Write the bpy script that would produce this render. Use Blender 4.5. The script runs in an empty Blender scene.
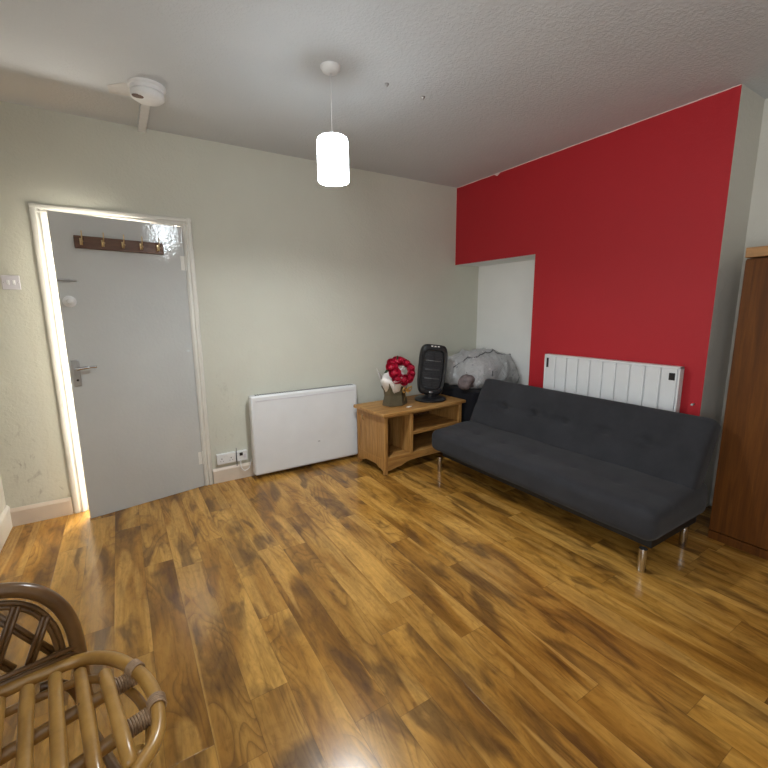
import bpy, bmesh, math, random
from mathutils import Vector, Matrix, noise
random.seed(7)
C = bpy.context.scene.collection
PI = math.pi
def R(d): return math.radians(d)

# ------------------------------------------------------------------ camera, world, light, exposure
def setup_camera():
    f, cx, cy, cz = 418.42, -3.0754, -3.4781, 1.3869
    yaw, pitch, roll = -0.5588, -0.1765, -0.0087
    cam = bpy.data.cameras.new('camera'); o = bpy.data.objects.new('camera', cam); C.objects.link(o)
    cam.sensor_width = 36; cam.lens = 36 * f / 768; cam.clip_start = 0.02
    fwd = Vector((-math.sin(yaw)*math.cos(pitch), math.cos(yaw)*math.cos(pitch), math.sin(pitch)))
    right = Vector((math.cos(yaw), math.sin(yaw), 0)); up = right.cross(fwd)
    r2 = right*math.cos(roll) + up*math.sin(roll); u2 = -right*math.sin(roll) + up*math.cos(roll)
    m = Matrix((r2, u2, -fwd)).transposed().to_4x4(); m.translation = (cx, cy, cz)
    o.matrix_world = m
    bpy.context.scene.camera = o
setup_camera()
w = bpy.data.worlds.new('world'); bpy.context.scene.world = w; w.use_nodes = True
w.node_tree.nodes['Background'].inputs[0].default_value = (0.6, 0.7, 0.9, 1)
w.node_tree.nodes['Background'].inputs[1].default_value = 0.2
vs = bpy.context.scene.view_settings
vs.view_transform = 'Standard'; vs.look = 'None'; vs.gamma = 1; vs.use_curve_mapping = False
vs.exposure = 0.0
bpy.context.scene.display_settings.display_device = 'sRGB'

def area(name, loc, rot, sx, sy, power, col):
    l = bpy.data.lights.new(name, 'AREA'); l.shape = 'RECTANGLE'; l.size = sx; l.size_y = sy
    l.energy = power; l.color = col
    o = bpy.data.objects.new(name, l); o.location = loc; o.rotation_euler = rot; C.objects.link(o)
    return o
# daylight of the hall behind the door, and added fill light at an invented, unseen side window
area('hall_daylight', (-3.0, 1.12, 1.25), (R(-90), 0, 0), 1.5, 1.9, 280, (1.0, 0.94, 0.86))
area('hall_end_daylight', (-4.25, 0.62, 1.0), (0, R(-90), 0), 0.8, 0.8, 60, (1.0, 0.95, 0.9))
area('side_fill_light', (-3.77, -3.85, 1.45), (0, R(-112), 0), 1.15, 1.1, 58, (0.95, 0.985, 1.0))  # added fill from beside the camera, tilted up to brighten the ceiling
SHADE_E = 17.0
LAMP_W = 23.0

# ------------------------------------------------------------------ helpers
def tag(o, label=None, cat=None, group=None, kind=None):
    if label: o['label'] = label
    if cat: o['category'] = cat
    if group: o['group'] = group
    if kind: o['kind'] = kind
    return o
def thing(name, label, cat, loc=(0, 0, 0), rotz=0, group=None):
    o = bpy.data.objects.new(name, None); C.objects.link(o); o.empty_display_size = 0.1
    o.location = loc; o.rotation_euler = (0, 0, rotz)
    return tag(o, label, cat, group)
def obj(name, bm, mat, parent=None, smooth=False, bevel=0, seg=2, subsurf=0, loc=None, rot=None):
    bmesh.ops.recalc_face_normals(bm, faces=bm.faces)
    me = bpy.data.meshes.new(name); bm.to_mesh(me); bm.free()
    o = bpy.data.objects.new(name, me); C.objects.link(o)
    for m in (mat if isinstance(mat, (list, tuple)) else [mat]): me.materials.append(m)
    if parent: o.parent = parent
    if loc: o.location = loc
    if rot: o.rotation_euler = rot
    if bevel:
        b = o.modifiers.new('bevel', 'BEVEL'); b.width = bevel; b.segments = seg; b.limit_method = 'ANGLE'; b.angle_limit = R(40)
        smooth = True
        b.harden_normals = False
    if subsurf:
        s = o.modifiers.new('sub', 'SUBSURF'); s.levels = s.render_levels = subsurf
    if smooth:
        for p in me.polygons: p.use_smooth = True
        if bevel or smooth == 'auto':
            me.set_sharp_from_angle(angle=R(50))
    return o
def BM(): return bmesh.new()
def box(bm, x0, y0, z0, x1, y1, z1, mi=0, M=None):
    vs_ = [bm.verts.new((x, y, z)) for z in (z0, z1) for x, y in ((x0, y0), (x1, y0), (x1, y1), (x0, y1))]
    if M is not None:
        for v in vs_: v.co = M @ v.co
    fs = []
    for q in ((0, 3, 2, 1), (4, 5, 6, 7), (0, 1, 5, 4), (1, 2, 6, 5), (2, 3, 7, 6), (3, 0, 4, 7)):
        f = bm.faces.new([vs_[i] for i in q]); f.material_index = mi; fs.append(f)
    return fs
def boxo(name, b, mat, parent=None, bevel=0.002, **k):
    bm = BM(); box(bm, *b); return obj(name, bm, mat, parent, bevel=bevel, **k)
def catmull(pts, n=6, closed=False):
    P = [Vector(p) for p in pts]; out = []
    N = len(P); rng = N if closed else N-1
    for i in range(rng):
        if closed: a, b, c, d = P[(i-1) % N], P[i], P[(i+1) % N], P[(i+2) % N]
        else: a, b, c, d = P[max(i-1, 0)], P[i], P[i+1], P[min(i+2, N-1)]
        for k in range(n):
            t = k/n
            out.append(0.5*((2*b) + (c-a)*t + (2*a-5*b+4*c-d)*t*t + (-a+3*b-3*c+d)*t**3))
    if not closed: out.append(P[-1])
    return out
def tube(bm, pts, r, seg=12, closed=False, caps=True, wob=0.0, round_end=False):
    P = [Vector(p) for p in pts]; N = len(P)
    rings = []; prev = None
    for i, p in enumerate(P):
        if closed: t = (P[(i+1) % N] - P[(i-1) % N])
        else: t = P[min(i+1, N-1)] - P[max(i-1, 0)]
        t.normalize()
        if prev is None:
            a = Vector((0, 0, 1)) if abs(t.z) < 0.9 else Vector((1, 0, 0))
            nrm = (a - t*a.dot(t)).normalized()
        else:
            nrm = (prev - t*prev.dot(t)).normalized()
        prev = nrm; bn = t.cross(nrm)
        rr = (r[i] if isinstance(r, (list, tuple)) else r)
        rr *= 1 + wob*noise.noise(p*9)
        rings.append([bm.verts.new(p + (nrm*math.cos(2*PI*k/seg) + bn*math.sin(2*PI*k/seg))*rr) for k in range(seg)])
    M_ = N if closed else N-1
    for i in range(M_):
        A, B = rings[i], rings[(i+1) % N]
        off = 0
        if closed and i == N-1:
            off = min(range(seg), key=lambda s: (A[0].co-B[s].co).length)
        for k in range(seg):
            try: bm.faces.new((A[k], A[(k+1) % seg], B[(k+1+off) % seg], B[(k+off) % seg]))
            except ValueError: pass
    if not closed and caps:
        for rg, sgn in ((rings[0], -1), (rings[-1], 1)):
            if round_end:
                idx = 0 if sgn < 0 else N-1
                t = (P[1]-P[0]).normalized() if sgn < 0 else (P[-1]-P[-2]).normalized()
                c = P[idx]; last = rg
                rr = (r[idx] if isinstance(r, (list, tuple)) else r)
                for ang in (35, 65):
                    new = [bm.verts.new(c + (v.co-c)*math.cos(R(ang)) + t*sgn*rr*0.6*math.sin(R(ang))) for v in rg]
                    for k in range(seg): bm.faces.new((last[k], last[(k+1) % seg], new[(k+1) % seg], new[k]))
                    last = new
                bm.faces.new(last)
            else:
                bm.faces.new(rg)
def lathe(bm, prof, seg=32, M=None, mi=0):
    rings = []
    for r, z in prof:
        if r < 1e-5: rings.append([bm.verts.new((0, 0, z))])
        else: rings.append([bm.verts.new((r*math.cos(2*PI*k/seg), r*math.sin(2*PI*k/seg), z)) for k in range(seg)])
    for A, B in zip(rings, rings[1:]):
        for k in range(seg):
            k2 = (k+1) % seg
            if len(A) == 1 and len(B) == 1: continue
            if len(A) == 1: f = bm.faces.new((A[0], B[k2], B[k]))
            elif len(B) == 1: f = bm.faces.new((A[k], A[k2], B[0]))
            else: f = bm.faces.new((A[k], A[k2], B[k2], B[k]))
            f.material_index = mi
    if M is not None:
        for rg in rings:
            for v in rg: v.co = M @ v.co
def prism(bm, poly, axis, a, b):
    """extrude the 2-D outline along an axis: axis 'y' takes (x,z) pairs, 'x' takes (y,z), 'z' takes (x,y)"""
    def P(u, v, t):
        return {'y': (u, t, v), 'x': (t, u, v), 'z': (u, v, t)}[axis]
    A = [bm.verts.new(P(u, v, a)) for u, v in poly]; B = [bm.verts.new(P(u, v, b)) for u, v in poly]
    bm.faces.new(A); bm.faces.new(B[::-1])
    for i in range(len(poly)):
        j = (i+1) % len(poly); bm.faces.new((A[i], B[i], B[j], A[j]))
def axis_samples(h, r, step, k=4):
    out = []
    for i in range(k): out.append(-h + r*(1-math.cos(PI/2*i/k)) )
    n = max(1, int(round((2*h-2*r)/step)))
    for i in range(n+1): out.append(-h+r + (2*h-2*r)*i/n)
    for i in range(k-1, -1, -1): out.append(h - r*(1-math.cos(PI/2*i/k)))
    return out
def rbox(bm, hx, hy, hz, r, step=0.04, fn=None):
    S = [axis_samples(h, r, step) for h in (hx, hy, hz)]; H = (hx, hy, hz)
    def mp(p):
        inner = Vector([max(-H[i]+r, min(H[i]-r, p[i])) for i in range(3)])
        d = p - inner
        return inner + d.normalized()*r if d.length > 1e-9 else p
    for ax in range(3):
        u, v = [i for i in range(3) if i != ax]
        for s in (-1, 1):
            g = []
            for a in S[u]:
                row = []
                for b in S[v]:
                    p = [0, 0, 0]; p[ax] = s*H[ax]; p[u] = a; p[v] = b
                    row.append(bm.verts.new(mp(Vector(p))))
                g.append(row)
            for i in range(len(g)-1):
                for j in range(len(g[0])-1):
                    bm.faces.new((g[i][j], g[i+1][j], g[i+1][j+1], g[i][j+1]))
    bmesh.ops.remove_doubles(bm, verts=bm.verts, dist=1e-5)
    bmesh.ops.dissolve_degenerate(bm, edges=bm.edges, dist=1e-6)
    if fn:
        for v in bm.verts: v.co = fn(v.co.copy())

# ------------------------------------------------------------------ materials
class NT:
    def __init__(s, name):
        s.m = bpy.data.materials.new(name); s.m.use_nodes = True; s.t = s.m.node_tree; s.n = s.t.nodes
        s.b = s.n['Principled BSDF']
    def add(s, typ, **k):
        nd = s.n.new(typ)
        for a, v in k.items(): setattr(nd, a, v)
        return nd
    def link(s, a, b): s.t.links.new(a, b)
    def val(s, inp, v):
        if isinstance(v, (int, float)): inp.default_value = v
        else: s.link(v, inp)
    def math(s, op, a, b=None, c=None):
        nd = s.add('ShaderNodeMath', operation=op)
        s.val(nd.inputs[0], a)
        if b is not None: s.val(nd.inputs[1], b)
        if c is not None: s.val(nd.inputs[2], c)
        return nd.outputs[0]
    def coord(s): return s.add('ShaderNodeTexCoord').outputs['Object']
    def mapping(s, vec, scale=(1, 1, 1), loc=(0, 0, 0), rot=(0, 0, 0)):
        nd = s.add('ShaderNodeMapping'); s.link(vec, nd.inputs[0])
        nd.inputs['Location'].default_value = loc; nd.inputs['Rotation'].default_value = rot; nd.inputs['Scale'].default_value = scale
        return nd.outputs[0]
    def noise(s, vec, scale, detail=4, rough=0.55, dist=0.0, out=0):
        nd = s.add('ShaderNodeTexNoise'); s.link(vec, nd.inputs['Vector'])
        nd.inputs['Scale'].default_value = scale; nd.inputs['Detail'].default_value = detail
        nd.inputs['Roughness'].default_value = rough; nd.inputs['Distortion'].default_value = dist
        return nd.outputs[out]
    def ramp(s, fac, stops, interp='LINEAR'):
        nd = s.add('ShaderNodeValToRGB'); s.link(fac, nd.inputs[0]); nd.color_ramp.interpolation = interp
        e = nd.color_ramp.elements
        while len(e) > 1: e.remove(e[-1])
        e[0].position = stops[0][0]; e[0].color = col(stops[0][1])
        for p, c in stops[1:]:
            x = e.new(p); x.color = col(c)
        return nd.outputs[0]
    def mix(s, fac, a, b, blend='MIX'):
        nd = s.add('ShaderNodeMix', data_type='RGBA', blend_type=blend)
        s.val(nd.inputs[0], fac)
        for i, v in ((6, a), (7, b)):
            if isinstance(v, (tuple, list)): nd.inputs[i].default_value = col(v)
            else: s.link(v, nd.inputs[i])
        return nd.outputs[2]
    def bump(s, h, strength=0.3, dist=0.01):
        nd = s.add('ShaderNodeBump'); s.link(h, nd.inputs['Height'])
        nd.inputs['Strength'].default_value = strength; nd.inputs['Distance'].default_value = dist
        s.link(nd.outputs[0], s.b.inputs['Normal'])
        return nd
def lin(c): return c/12.92 if c <= 0.04045 else ((c+0.055)/1.055)**2.4
def col(c):
    if isinstance(c, (int, float)): return (c, c, c, 1)
    return tuple(c)[:3] + (1,)
def srgb(r, g, b): return (lin(r/255), lin(g/255), lin(b/255))
def simple(name, c, rough=0.5, metal=0, var=0.06, scale=30, bump=0.0, spec=0.5, stretch=(1, 1, 1), coat=0):
    t = NT(name); v = t.mapping(t.coord(), stretch)
    n = t.noise(v, scale, 4)
    d = tuple(max(0, x*(1-var)) for x in c); u = tuple(min(1, x*(1+var)) for x in c)
    t.link(t.ramp(n, [(0.3, d), (0.7, u)]), t.b.inputs['Base Color'])
    t.b.inputs['Roughness'].default_value = rough; t.b.inputs['Metallic'].default_value = metal
    t.b.inputs['Specular IOR Level'].default_value = spec
    t.b.inputs['Coat Weight'].default_value = coat
    if bump: t.bump(n, bump, 0.004)
    return t.m

def wall_material(name, base, dirt=False, bump=0.35, rough=0.75, scale=55):
    t = NT(name); v = t.coord()
    big = t.noise(v, 1.3, 3)
    c = t.ramp(big, [(0.3, tuple(x*0.95 for x in base)), (0.7, tuple(min(1, x*1.03) for x in base))])
    if dirt:
        # scuffs beside the door frame and above the skirting
        sm = t.noise(t.mapping(v, (14, 14, 8)), 1.0, 5, 0.7, 1.0)
        blot = t.ramp(sm, [(0.57, (0, 0, 0)), (0.7, (1, 1, 1))])
        sx = t.add('ShaderNodeSeparateXYZ'); t.link(v, sx.inputs[0])
        def window(sock, c0, hw):
            d = t.math('DIVIDE', t.math('SUBTRACT', sock, c0), hw)
            return t.math('MAXIMUM', t.math('SUBTRACT', 1.0, t.math('MULTIPLY', d, d)), 0.0)
        m1 = t.math('MULTIPLY', window(sx.outputs[0], -3.68, 0.17), window(sx.outputs[2], 0.38, 0.36))
        m2 = t.math('MULTIPLY', window(sx.outputs[0], -3.52, 0.1), window(sx.outputs[2], 0.16, 0.1))
        m3 = t.math('MULTIPLY', window(sx.outputs[0], -2.42, 0.14), window(sx.outputs[2], 0.5, 0.45))
        m = t.math('ADD', t.math('ADD', m1, m2), t.math('MULTIPLY', m3, 0.6))
        sep = t.add('ShaderNodeSeparateColor'); t.link(blot, sep.inputs[0])
        f = t.math('MULTIPLY', t.math('MULTIPLY', sep.outputs[0], m), 0.6)
        c = t.mix(f, c, (0.2, 0.17, 0.14))
    t.link(c, t.b.inputs['Base Color'])
    t.b.inputs['Roughness'].default_value = rough
    v2 = t.mapping(v, (1, 1, 1))
    h = t.noise(v2, scale, 3, 0.6, 0.4)
    h2 = t.noise(v2, 9, 3, 0.5, 0.6)
    hh = t.math('ADD', h, t.math('MULTIPLY', h2, 1.3))
    t.bump(hh, bump, 0.006)
    return t.m
def ceiling_material():
    t = NT('textured_ceiling_paint'); v = t.coord()
    big = t.noise(v, 0.9, 3)
    t.link(t.ramp(big, [(0.3, (0.54, 0.56, 0.575)), (0.7, (0.60, 0.62, 0.635))]), t.b.inputs['Base Color'])
    t.b.inputs['Roughness'].default_value = 0.7
    n1 = t.noise(v, 62, 3, 0.55, 0.3)
    st = t.ramp(n1, [(0.44, (0, 0, 0)), (0.58, (1, 1, 1))])
    n2 = t.noise(v, 3.0, 2)
    sep = t.add('ShaderNodeSeparateColor'); t.link(st, sep.inputs[0])
    hh = t.math('ADD', sep.outputs[0], t.math('MULTIPLY', n2, 3.0))
    t.bump(hh, 0.22, 0.006)
    return t.m
def floor_material():
    t = NT('walnut_laminate_boards'); v = t.coord()
    W, Lb = 0.14, 1.22
    s = t.add('ShaderNodeSeparateXYZ'); t.link(v, s.inputs[0])
    X = t.math('DIVIDE', t.math('ADD', s.outputs[0], 2.95), W)
    ix = t.math('FLOOR', X); fx = t.math('SUBTRACT', X, ix)
    wn = t.add('ShaderNodeTexWhiteNoise', noise_dimensions='1D'); t.link(ix, wn.inputs['W'])
    Y = t.math('ADD', t.math('DIVIDE', s.outputs[1], Lb), t.math('MULTIPLY', wn.outputs[0], 5.0))
    iy = t.math('FLOOR', Y); fy = t.math('SUBTRACT', Y, iy)
    cb = t.add('ShaderNodeCombineXYZ'); t.link(ix, cb.inputs[0]); t.link(iy, cb.inputs[1])
    wn2 = t.add('ShaderNodeTexWhiteNoise', noise_dimensions='2D'); t.link(cb.outputs[0], wn2.inputs['Vector'])
    rnd = wn2.outputs[0]; rcol = wn2.outputs[1]
    # grain coordinates, jumped at each board
    off = t.add('ShaderNodeVectorMath', operation='SCALE'); t.link(rcol, off.inputs[0]); off.inputs['Scale'].default_value = 23.0
    gv = t.add('ShaderNodeVectorMath', operation='ADD'); t.link(v, gv.inputs[0]); t.link(off.outputs[0], gv.inputs[1])
    g = gv.outputs[0]
    soft = t.noise(t.mapping(g, (4.5, 1.1, 1)), 1.0, 2, 0.45, 1.0)
    base = t.ramp(soft, [(0.30, srgb(130, 92, 50)), (0.42, srgb(170, 125, 70)), (0.56, srgb(194, 148, 86)), (0.72, srgb(214, 168, 102))])
    # figure: warped contour lines of a stretched field (cathedrals and swirls)
    fld = t.noise(t.mapping(g, (5.0, 1.15, 1)), 1.0, 1.5, 0.35, 0.55)
    ring = t.math('FRACT', t.math('MULTIPLY', fld, 17.0))
    rr = t.ramp(ring, [(0.0, (1, 1, 1)), (0.05, (0.3, 0.3, 0.3)), (0.3, (0, 0, 0)), (0.6, (0.15, 0.15, 0.15)), (0.9, (0.6, 0.6, 0.6)), (1.0, (1, 1, 1))])
    zone = t.noise(t.mapping(g, (4.0, 1.6, 1), (7, 2, 1)), 1.0, 2, 0.5, 0.6)
    zr = t.ramp(zone, [(0.42, (0.08, 0.08, 0.08)), (0.6, (1, 1, 1))])
    s1 = t.add('ShaderNodeSeparateColor'); t.link(rr, s1.inputs[0])
    s2 = t.add('ShaderNodeSeparateColor'); t.link(zr, s2.inputs[0])
    f1 = t.math('MULTIPLY', t.math('MULTIPLY', s1.outputs[0], s2.outputs[0]), 0.6)
    c = t.mix(f1, base, srgb(92, 62, 38))
    # dark heart smudges
    sm = t.ramp(t.noise(t.mapping(g, (7, 2.2, 1), (1, 9, 4)), 1.0, 3, 0.5, 1.2), [(0.50, (0, 0, 0)), (0.64, (1, 1, 1))])
    s3 = t.add('ShaderNodeSeparateColor'); t.link(sm, s3.inputs[0])
    c = t.mix(t.math('MULTIPLY', s3.outputs[0], 0.7), c, srgb(92, 66, 42))
    # light sapwood streaks
    sp = t.ramp(t.noise(t.mapping(g, (9, 0.7, 1), (3, 5, 1)), 1.0, 1, 0.4, 0.6), [(0.60, (0, 0, 0)), (0.64, (1, 1, 1))])
    s4 = t.add('ShaderNodeSeparateColor'); t.link(sp, s4.inputs[0])
    c = t.mix(t.math('MULTIPLY', s4.outputs[0], 0.55), c, srgb(218, 172, 106))
    # medium streaks
    ms = t.noise(t.mapping(g, (38, 3.2, 1)), 1.0, 4, 0.6, 0.8)
    c = t.mix(0.75, c, t.ramp(ms, [(0.3, (0.66, 0.64, 0.60)), (0.5, (1.0, 1.0, 1.0)), (0.7, (1.18, 1.18, 1.16))]), 'MULTIPLY')
    cu = t.noise(t.mapping(g, (26, 9, 1), (2, 2, 2)), 1.0, 5, 0.65, 2.2)
    c = t.mix(0.6, c, t.ramp(cu, [(0.32, (0.66, 0.64, 0.62)), (0.5, (1.0, 1.0, 1.0)), (0.7, (1.16, 1.16, 1.14))]), 'MULTIPLY')
    # fine fibre
    fine = t.noise(t.mapping(g, (110, 4, 1)), 1.0, 3, 0.6, 0.3)
    c = t.mix(0.4, c, t.ramp(fine, [(0.3, (0.78, 0.78, 0.78)), (0.7, (1.12, 1.12, 1.12))]), 'MULTIPLY')
    # board tint
    tint = t.ramp(rnd, [(0, (0.86, 0.85, 0.85)), (0.5, (0.97, 0.97, 0.96)), (1, (1.08, 1.07, 1.03))])
    c = t.mix(0.9, c, tint, 'MULTIPLY')
    # seams
    ex = t.math('MINIMUM', fx, t.math('SUBTRACT', 1.0, fx)); ey = t.math('MINIMUM', fy, t.math('SUBTRACT', 1.0, fy))
    e = t.math('MINIMUM', t.math('MULTIPLY', ex, W), t.math('MULTIPLY', ey, Lb))
    seam = t.math('LESS_THAN', e, 0.0011)
    c = t.mix(t.math('MULTIPLY', seam, 0.38), c, (0.05, 0.028, 0.012))
    hs = t.add('ShaderNodeHueSaturation'); t.link(c, hs.inputs['Color']); hs.inputs['Saturation'].default_value = 1.08; hs.inputs['Value'].default_value = 0.86
    t.link(hs.outputs[0], t.b.inputs['Base Color'])
    t.b.inputs['Roughness'].default_value = 0.27
    rg = t.math('ADD', 0.16, t.math('MULTIPLY', fine, 0.10)); t.link(rg, t.b.inputs['Roughness'])
    h = t.math('SUBTRACT', t.math('MULTIPLY', fine, 0.15), t.math('MULTIPLY', seam, 1.0))
    t.bump(h, 0.25, 0.0015)
    return t.m
def wood(name, dark, mid, light, scale=(14, 14, 1.2), rough=0.45, rings=9.0, plank=None, coat=0):
    t = NT(name); v = t.coord()
    g = v
    n = t.noise(t.mapping(g, scale), 1.0, 4, 0.6, 1.3)
    c = t.ramp(n, [(0.28, dark), (0.5, mid), (0.75, light)])
    f = t.math('FRACT', t.math('MULTIPLY', t.noise(t.mapping(g, tuple(s*0.45 for s in scale)), 1.0, 2, 0.4, 0.6), rings))
    r = t.ramp(f, [(0, (0.8, 0.78, 0.75)), (0.25, (1, 1, 1)), (0.8, (1, 1, 1)), (1, (0.8, 0.78, 0.75))])
    c = t.mix(0.8, c, r, 'MULTIPLY')
    fine = t.noise(t.mapping(g, tuple(s*9 for s in scale)), 1.0, 2)
    c = t.mix(0.5, c, t.ramp(fine, [(0.3, (0.75, 0.75, 0.75)), (0.7, (1.1, 1.1, 1.1))]), 'MULTIPLY')
    t.link(c, t.b.inputs['Base Color']); t.b.inputs['Roughness'].default_value = rough
    t.b.inputs['Coat Weight'].default_value = coat
    t.bump(fine, 0.12, 0.001)
    return t.m
def fabric(name, c, scale=700, rough=0.95, sheen=0.08, mott=0.18):
    t = NT(name); v = t.coord()
    n = t.noise(v, 5, 5, 0.65); n2 = t.noise(v, scale, 2)
    cc = t.ramp(n, [(0.3, tuple(x*(1-mott) for x in c)), (0.7, tuple(x*(1+mott) for x in c))])
    cc = t.mix(0.6, cc, t.ramp(n2, [(0.3, (0.75,)*3), (0.7, (1.2,)*3)]), 'MULTIPLY')
    t.link(cc, t.b.inputs['Base Color']); t.b.inputs['Roughness'].default_value = rough
    t.b.inputs['Sheen Weight'].default_value = sheen; t.b.inputs['Sheen Roughness'].default_value = 0.5
    t.b.inputs['Specular IOR Level'].default_value = 0.2
    t.bump(t.math('ADD', n2, t.math('MULTIPLY', n, 2.0)), 0.35, 0.002)
    return t.m
def emit(name, c, strength):
    t = NT(name); t.b.inputs['Base Color'].default_value = col(c)
    n = t.noise(t.coord(), 3, 1)
    t.link(t.ramp(n, [(0, c), (1, c)]), t.b.inputs['Emission Color']); t.b.inputs['Emission Strength'].default_value = strength
    return t.m

CREAM = (0.60, 0.595, 0.51)
M_wall = wall_material('cream_wallpaper_paint', CREAM, dirt=True)
M_cream = wall_material('cream_paint', (0.60, 0.58, 0.52))
M_white = wall_material('white_alcove_paint', (0.88, 0.88, 0.86), bump=0.15)
M_red = wall_material('red_wall_paint', (0.43, 0.009, 0.017), bump=0.22, scale=80, rough=0.6)
M_ceil = ceiling_material()
M_floor = floor_material()
M_gloss = simple('white_gloss_paint', (0.74, 0.72, 0.66), 0.3, var=0.05, scale=6, bump=0.1)
M_skirt = simple('peach_cream_gloss_paint', (0.66, 0.56, 0.46), 0.35, var=0.06, scale=8, bump=0.1)
M_chrome = simple('chrome', (0.6, 0.6, 0.62), 0.22, 1.0, 0.05)
M_brass = simple('worn_brass', (0.62, 0.48, 0.28), 0.3, 1.0, 0.1)
M_plastic = simple('white_plastic', (0.74, 0.74, 0.74), 0.4, var=0.03)
M_greyplastic = simple('pale_mauve_plastic', (0.62, 0.60, 0.64), 0.4, var=0.03)
M_blackpl = simple('black_plastic', (0.012, 0.012, 0.014), 0.32, var=0.1)
M_dark = simple('dark_recess', (0.02, 0.018, 0.016), 0.8)
M_steel = simple('dull_steel', (0.45, 0.45, 0.46), 0.35, 0.9)

def door_paint():
    t = NT('grey_white_gloss_door_paint'); v = t.coord()
    n = t.noise(v, 2, 3)
    t.link(t.ramp(n, [(0.3, (0.51, 0.52, 0.51)), (0.7, (0.56, 0.57, 0.555))]), t.b.inputs['Base Color'])
    t.b.inputs['Roughness'].default_value = 0.08; t.b.inputs['Coat Weight'].default_value = 0.8; t.b.inputs['Coat Roughness'].default_value = 0.05
    h = t.noise(t.mapping(v, (1, 1, 1)), 45, 3, 0.5, 0.3)
    nd = t.bump(h, 0.3, 0.004); t.link(nd.outputs[0], t.b.inputs['Coat Normal'])
    return t.m
M_door = door_paint()

# ------------------------------------------------------------------ the room
WZ0, WZ1 = 0.85, 2.05
H = 2.608; XL = -3.82; XR = 0.342; YF = -4.6; YR = -2.351; YA = -1.019; HD = 1.841
bm = BM(); box(bm, XL-0.7, YF, -0.06, 0.9, 1.3, 0.0); tag(obj('floor', bm, M_floor), kind='structure')
bm = BM(); box(bm, XL-0.12, YF-0.12, H, 0.9, 0.0, H+0.1); tag(obj('ceiling', bm, M_ceil), kind='structure')
DX0, DX1, DZ = -3.405, -2.615, 2.0          # door opening
bm = BM()
box(bm, XL-0.12, 0, 0, DX0, 0.14, H+0.1); box(bm, DX1, 0, 0, 0.9, 0.14, H+0.1); box(bm, DX0, 0, DZ, DX1, 0.14, H+0.1)
tag(obj('wall_back', bm, M_wall), kind='structure')
bm = BM(); box(bm, XL-0.12, -3.2, 0, XL, 0, H); box(bm, XL-0.12, YF, 0, XL, -4.5, H); box(bm, XL-0.12, -4.5, 0, XL, -3.2, WZ0); box(bm, XL-0.12, -4.5, WZ1, XL, -3.2, H)
tag(obj('wall_left', bm, M_cream), kind='structure')
bm = BM(); box(bm, XL-0.12, YF-0.12, 0, 0.9, YF, H); tag(obj('wall_front', bm, M_cream), kind='structure')
bm = BM()
for b in ((-4.5, WZ0, -3.2, WZ0+0.05), (-4.5, WZ1-0.05, -3.2, WZ1), (-4.5, WZ0, -4.45, WZ1), (-3.25, WZ0, -3.2, WZ1), (-3.875, WZ0, -3.825, WZ1)):
    box(bm, XL-0.09, b[0], b[1], XL-0.04, b[2], b[3])
tag(obj('added_window_1', bm, M_gloss, bevel=0.004), kind='structure')  # unseen window, added so the side fill light has a source
# red chimney breast with the alcove cut beside it
bm = BM()
box(bm, 0, YR, 0, 0.9, YA, H); box(bm, 0, YA, HD, 0.9, 0, H)
for f in bm.faces:
    n = f.normal if f.normal.length else None
bm.normal_update()
for f in bm.faces:
    c = f.calc_center_median()
    f.material_index = 0 if abs(c.x) < 1e-4 else (2 if (c.y > YA-0.001 and c.z < 1.0) or abs(c.z-HD) < 1e-3 else 1)
tag(obj('wall_right', bm, [M_red, M_cream, M_white]), kind='structure')
bm = BM(); box(bm, XR, YA, 0, 0.46, 0, HD+0.05); tag(obj('wall_alcove', bm, M_white), kind='structure')
bm = BM(); box(bm, XR, YF, 0, 0.9, YR, H); tag(obj('wall_recess', bm, M_cream), kind='structure')
# thin ragged paint edge where the red meets the ceiling and the return
M_edge = simple('unpainted_plaster_edge', (0.72, 0.56, 0.52), 0.8, var=0.1)
bm = BM()
def ragged(bm, p0, p1, wfun, nrm=Vector((-1, 0, 0)), n=60):
    p0 = Vector(p0); p1 = Vector(p1); d = p1-p0; side = d.normalized().cross(nrm)
    a = []
    for i in range(n+1):
        p = p0 + d*i/n; w_ = wfun(i/n)
        a.append((p, p+side*w_))
    for (a0, b0), (a1, b1) in zip(a, a[1:]):
        lo = [bm.verts.new(x) for x in (a0, a1, b1, b0)]; hi = [bm.verts.new(Vector(x)+nrm*0.0015) for x in (a0, a1, b1, b0)]
        bm.faces.new(hi); bm.faces.new(lo[::-1])
        for k in range(4): bm.faces.new((lo[k], lo[(k+1) % 4], hi[(k+1) % 4], hi[k]))
def ew(seed, base):
    return lambda t: base*(0.7+0.8*abs(noise.noise(Vector((t*14, seed, 0))))) + (0.02 if 0.225 < t < 0.25 and seed == 1 else 0)
ragged(bm, (0, -0.002, H), (0, YR+0.002, H), ew(1, 0.007))
ragged(bm, (0, -0.002, HD), (0, -0.002, H), ew(2, -0.008))
tag(obj('trim_1', bm, M_edge), kind='structure')

def skirting(name, x0, y0, x1, y1, mat, h=0.12):
    bm = BM()
    if abs(y1-y0) < 0.05:
        pr = [(y0, 0), (y0, h), (y0-0.006, h), (y0-0.014, h-0.012), (y0-0.018, h-0.02), (y0-0.018, 0)]
        prism(bm, pr, 'x', x0, x1)
    else:
        s = 1 if x0 < -2 else -1
        pr = [(x0, 0), (x0, h), (x0+s*0.006, h), (x0+s*0.014, h-0.012), (x0+s*0.018, h-0.02), (x0+s*0.018, 0)]
        prism(bm, pr, 'y', y0, y1)
    tag(obj(name, bm, mat), kind='structure')
skirting('baseboard_back', XL+0.018, 0, -3.478, 0, M_skirt)
skirting('baseboard_back_right', -2.55, 0, 0.0, 0, M_skirt)
skirting('baseboard_left', XL, YF, XL, 0, M_gloss, 0.15)
skirting('baseboard_right', 0.0, YR, 0.0, YA, M_gloss)

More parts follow.
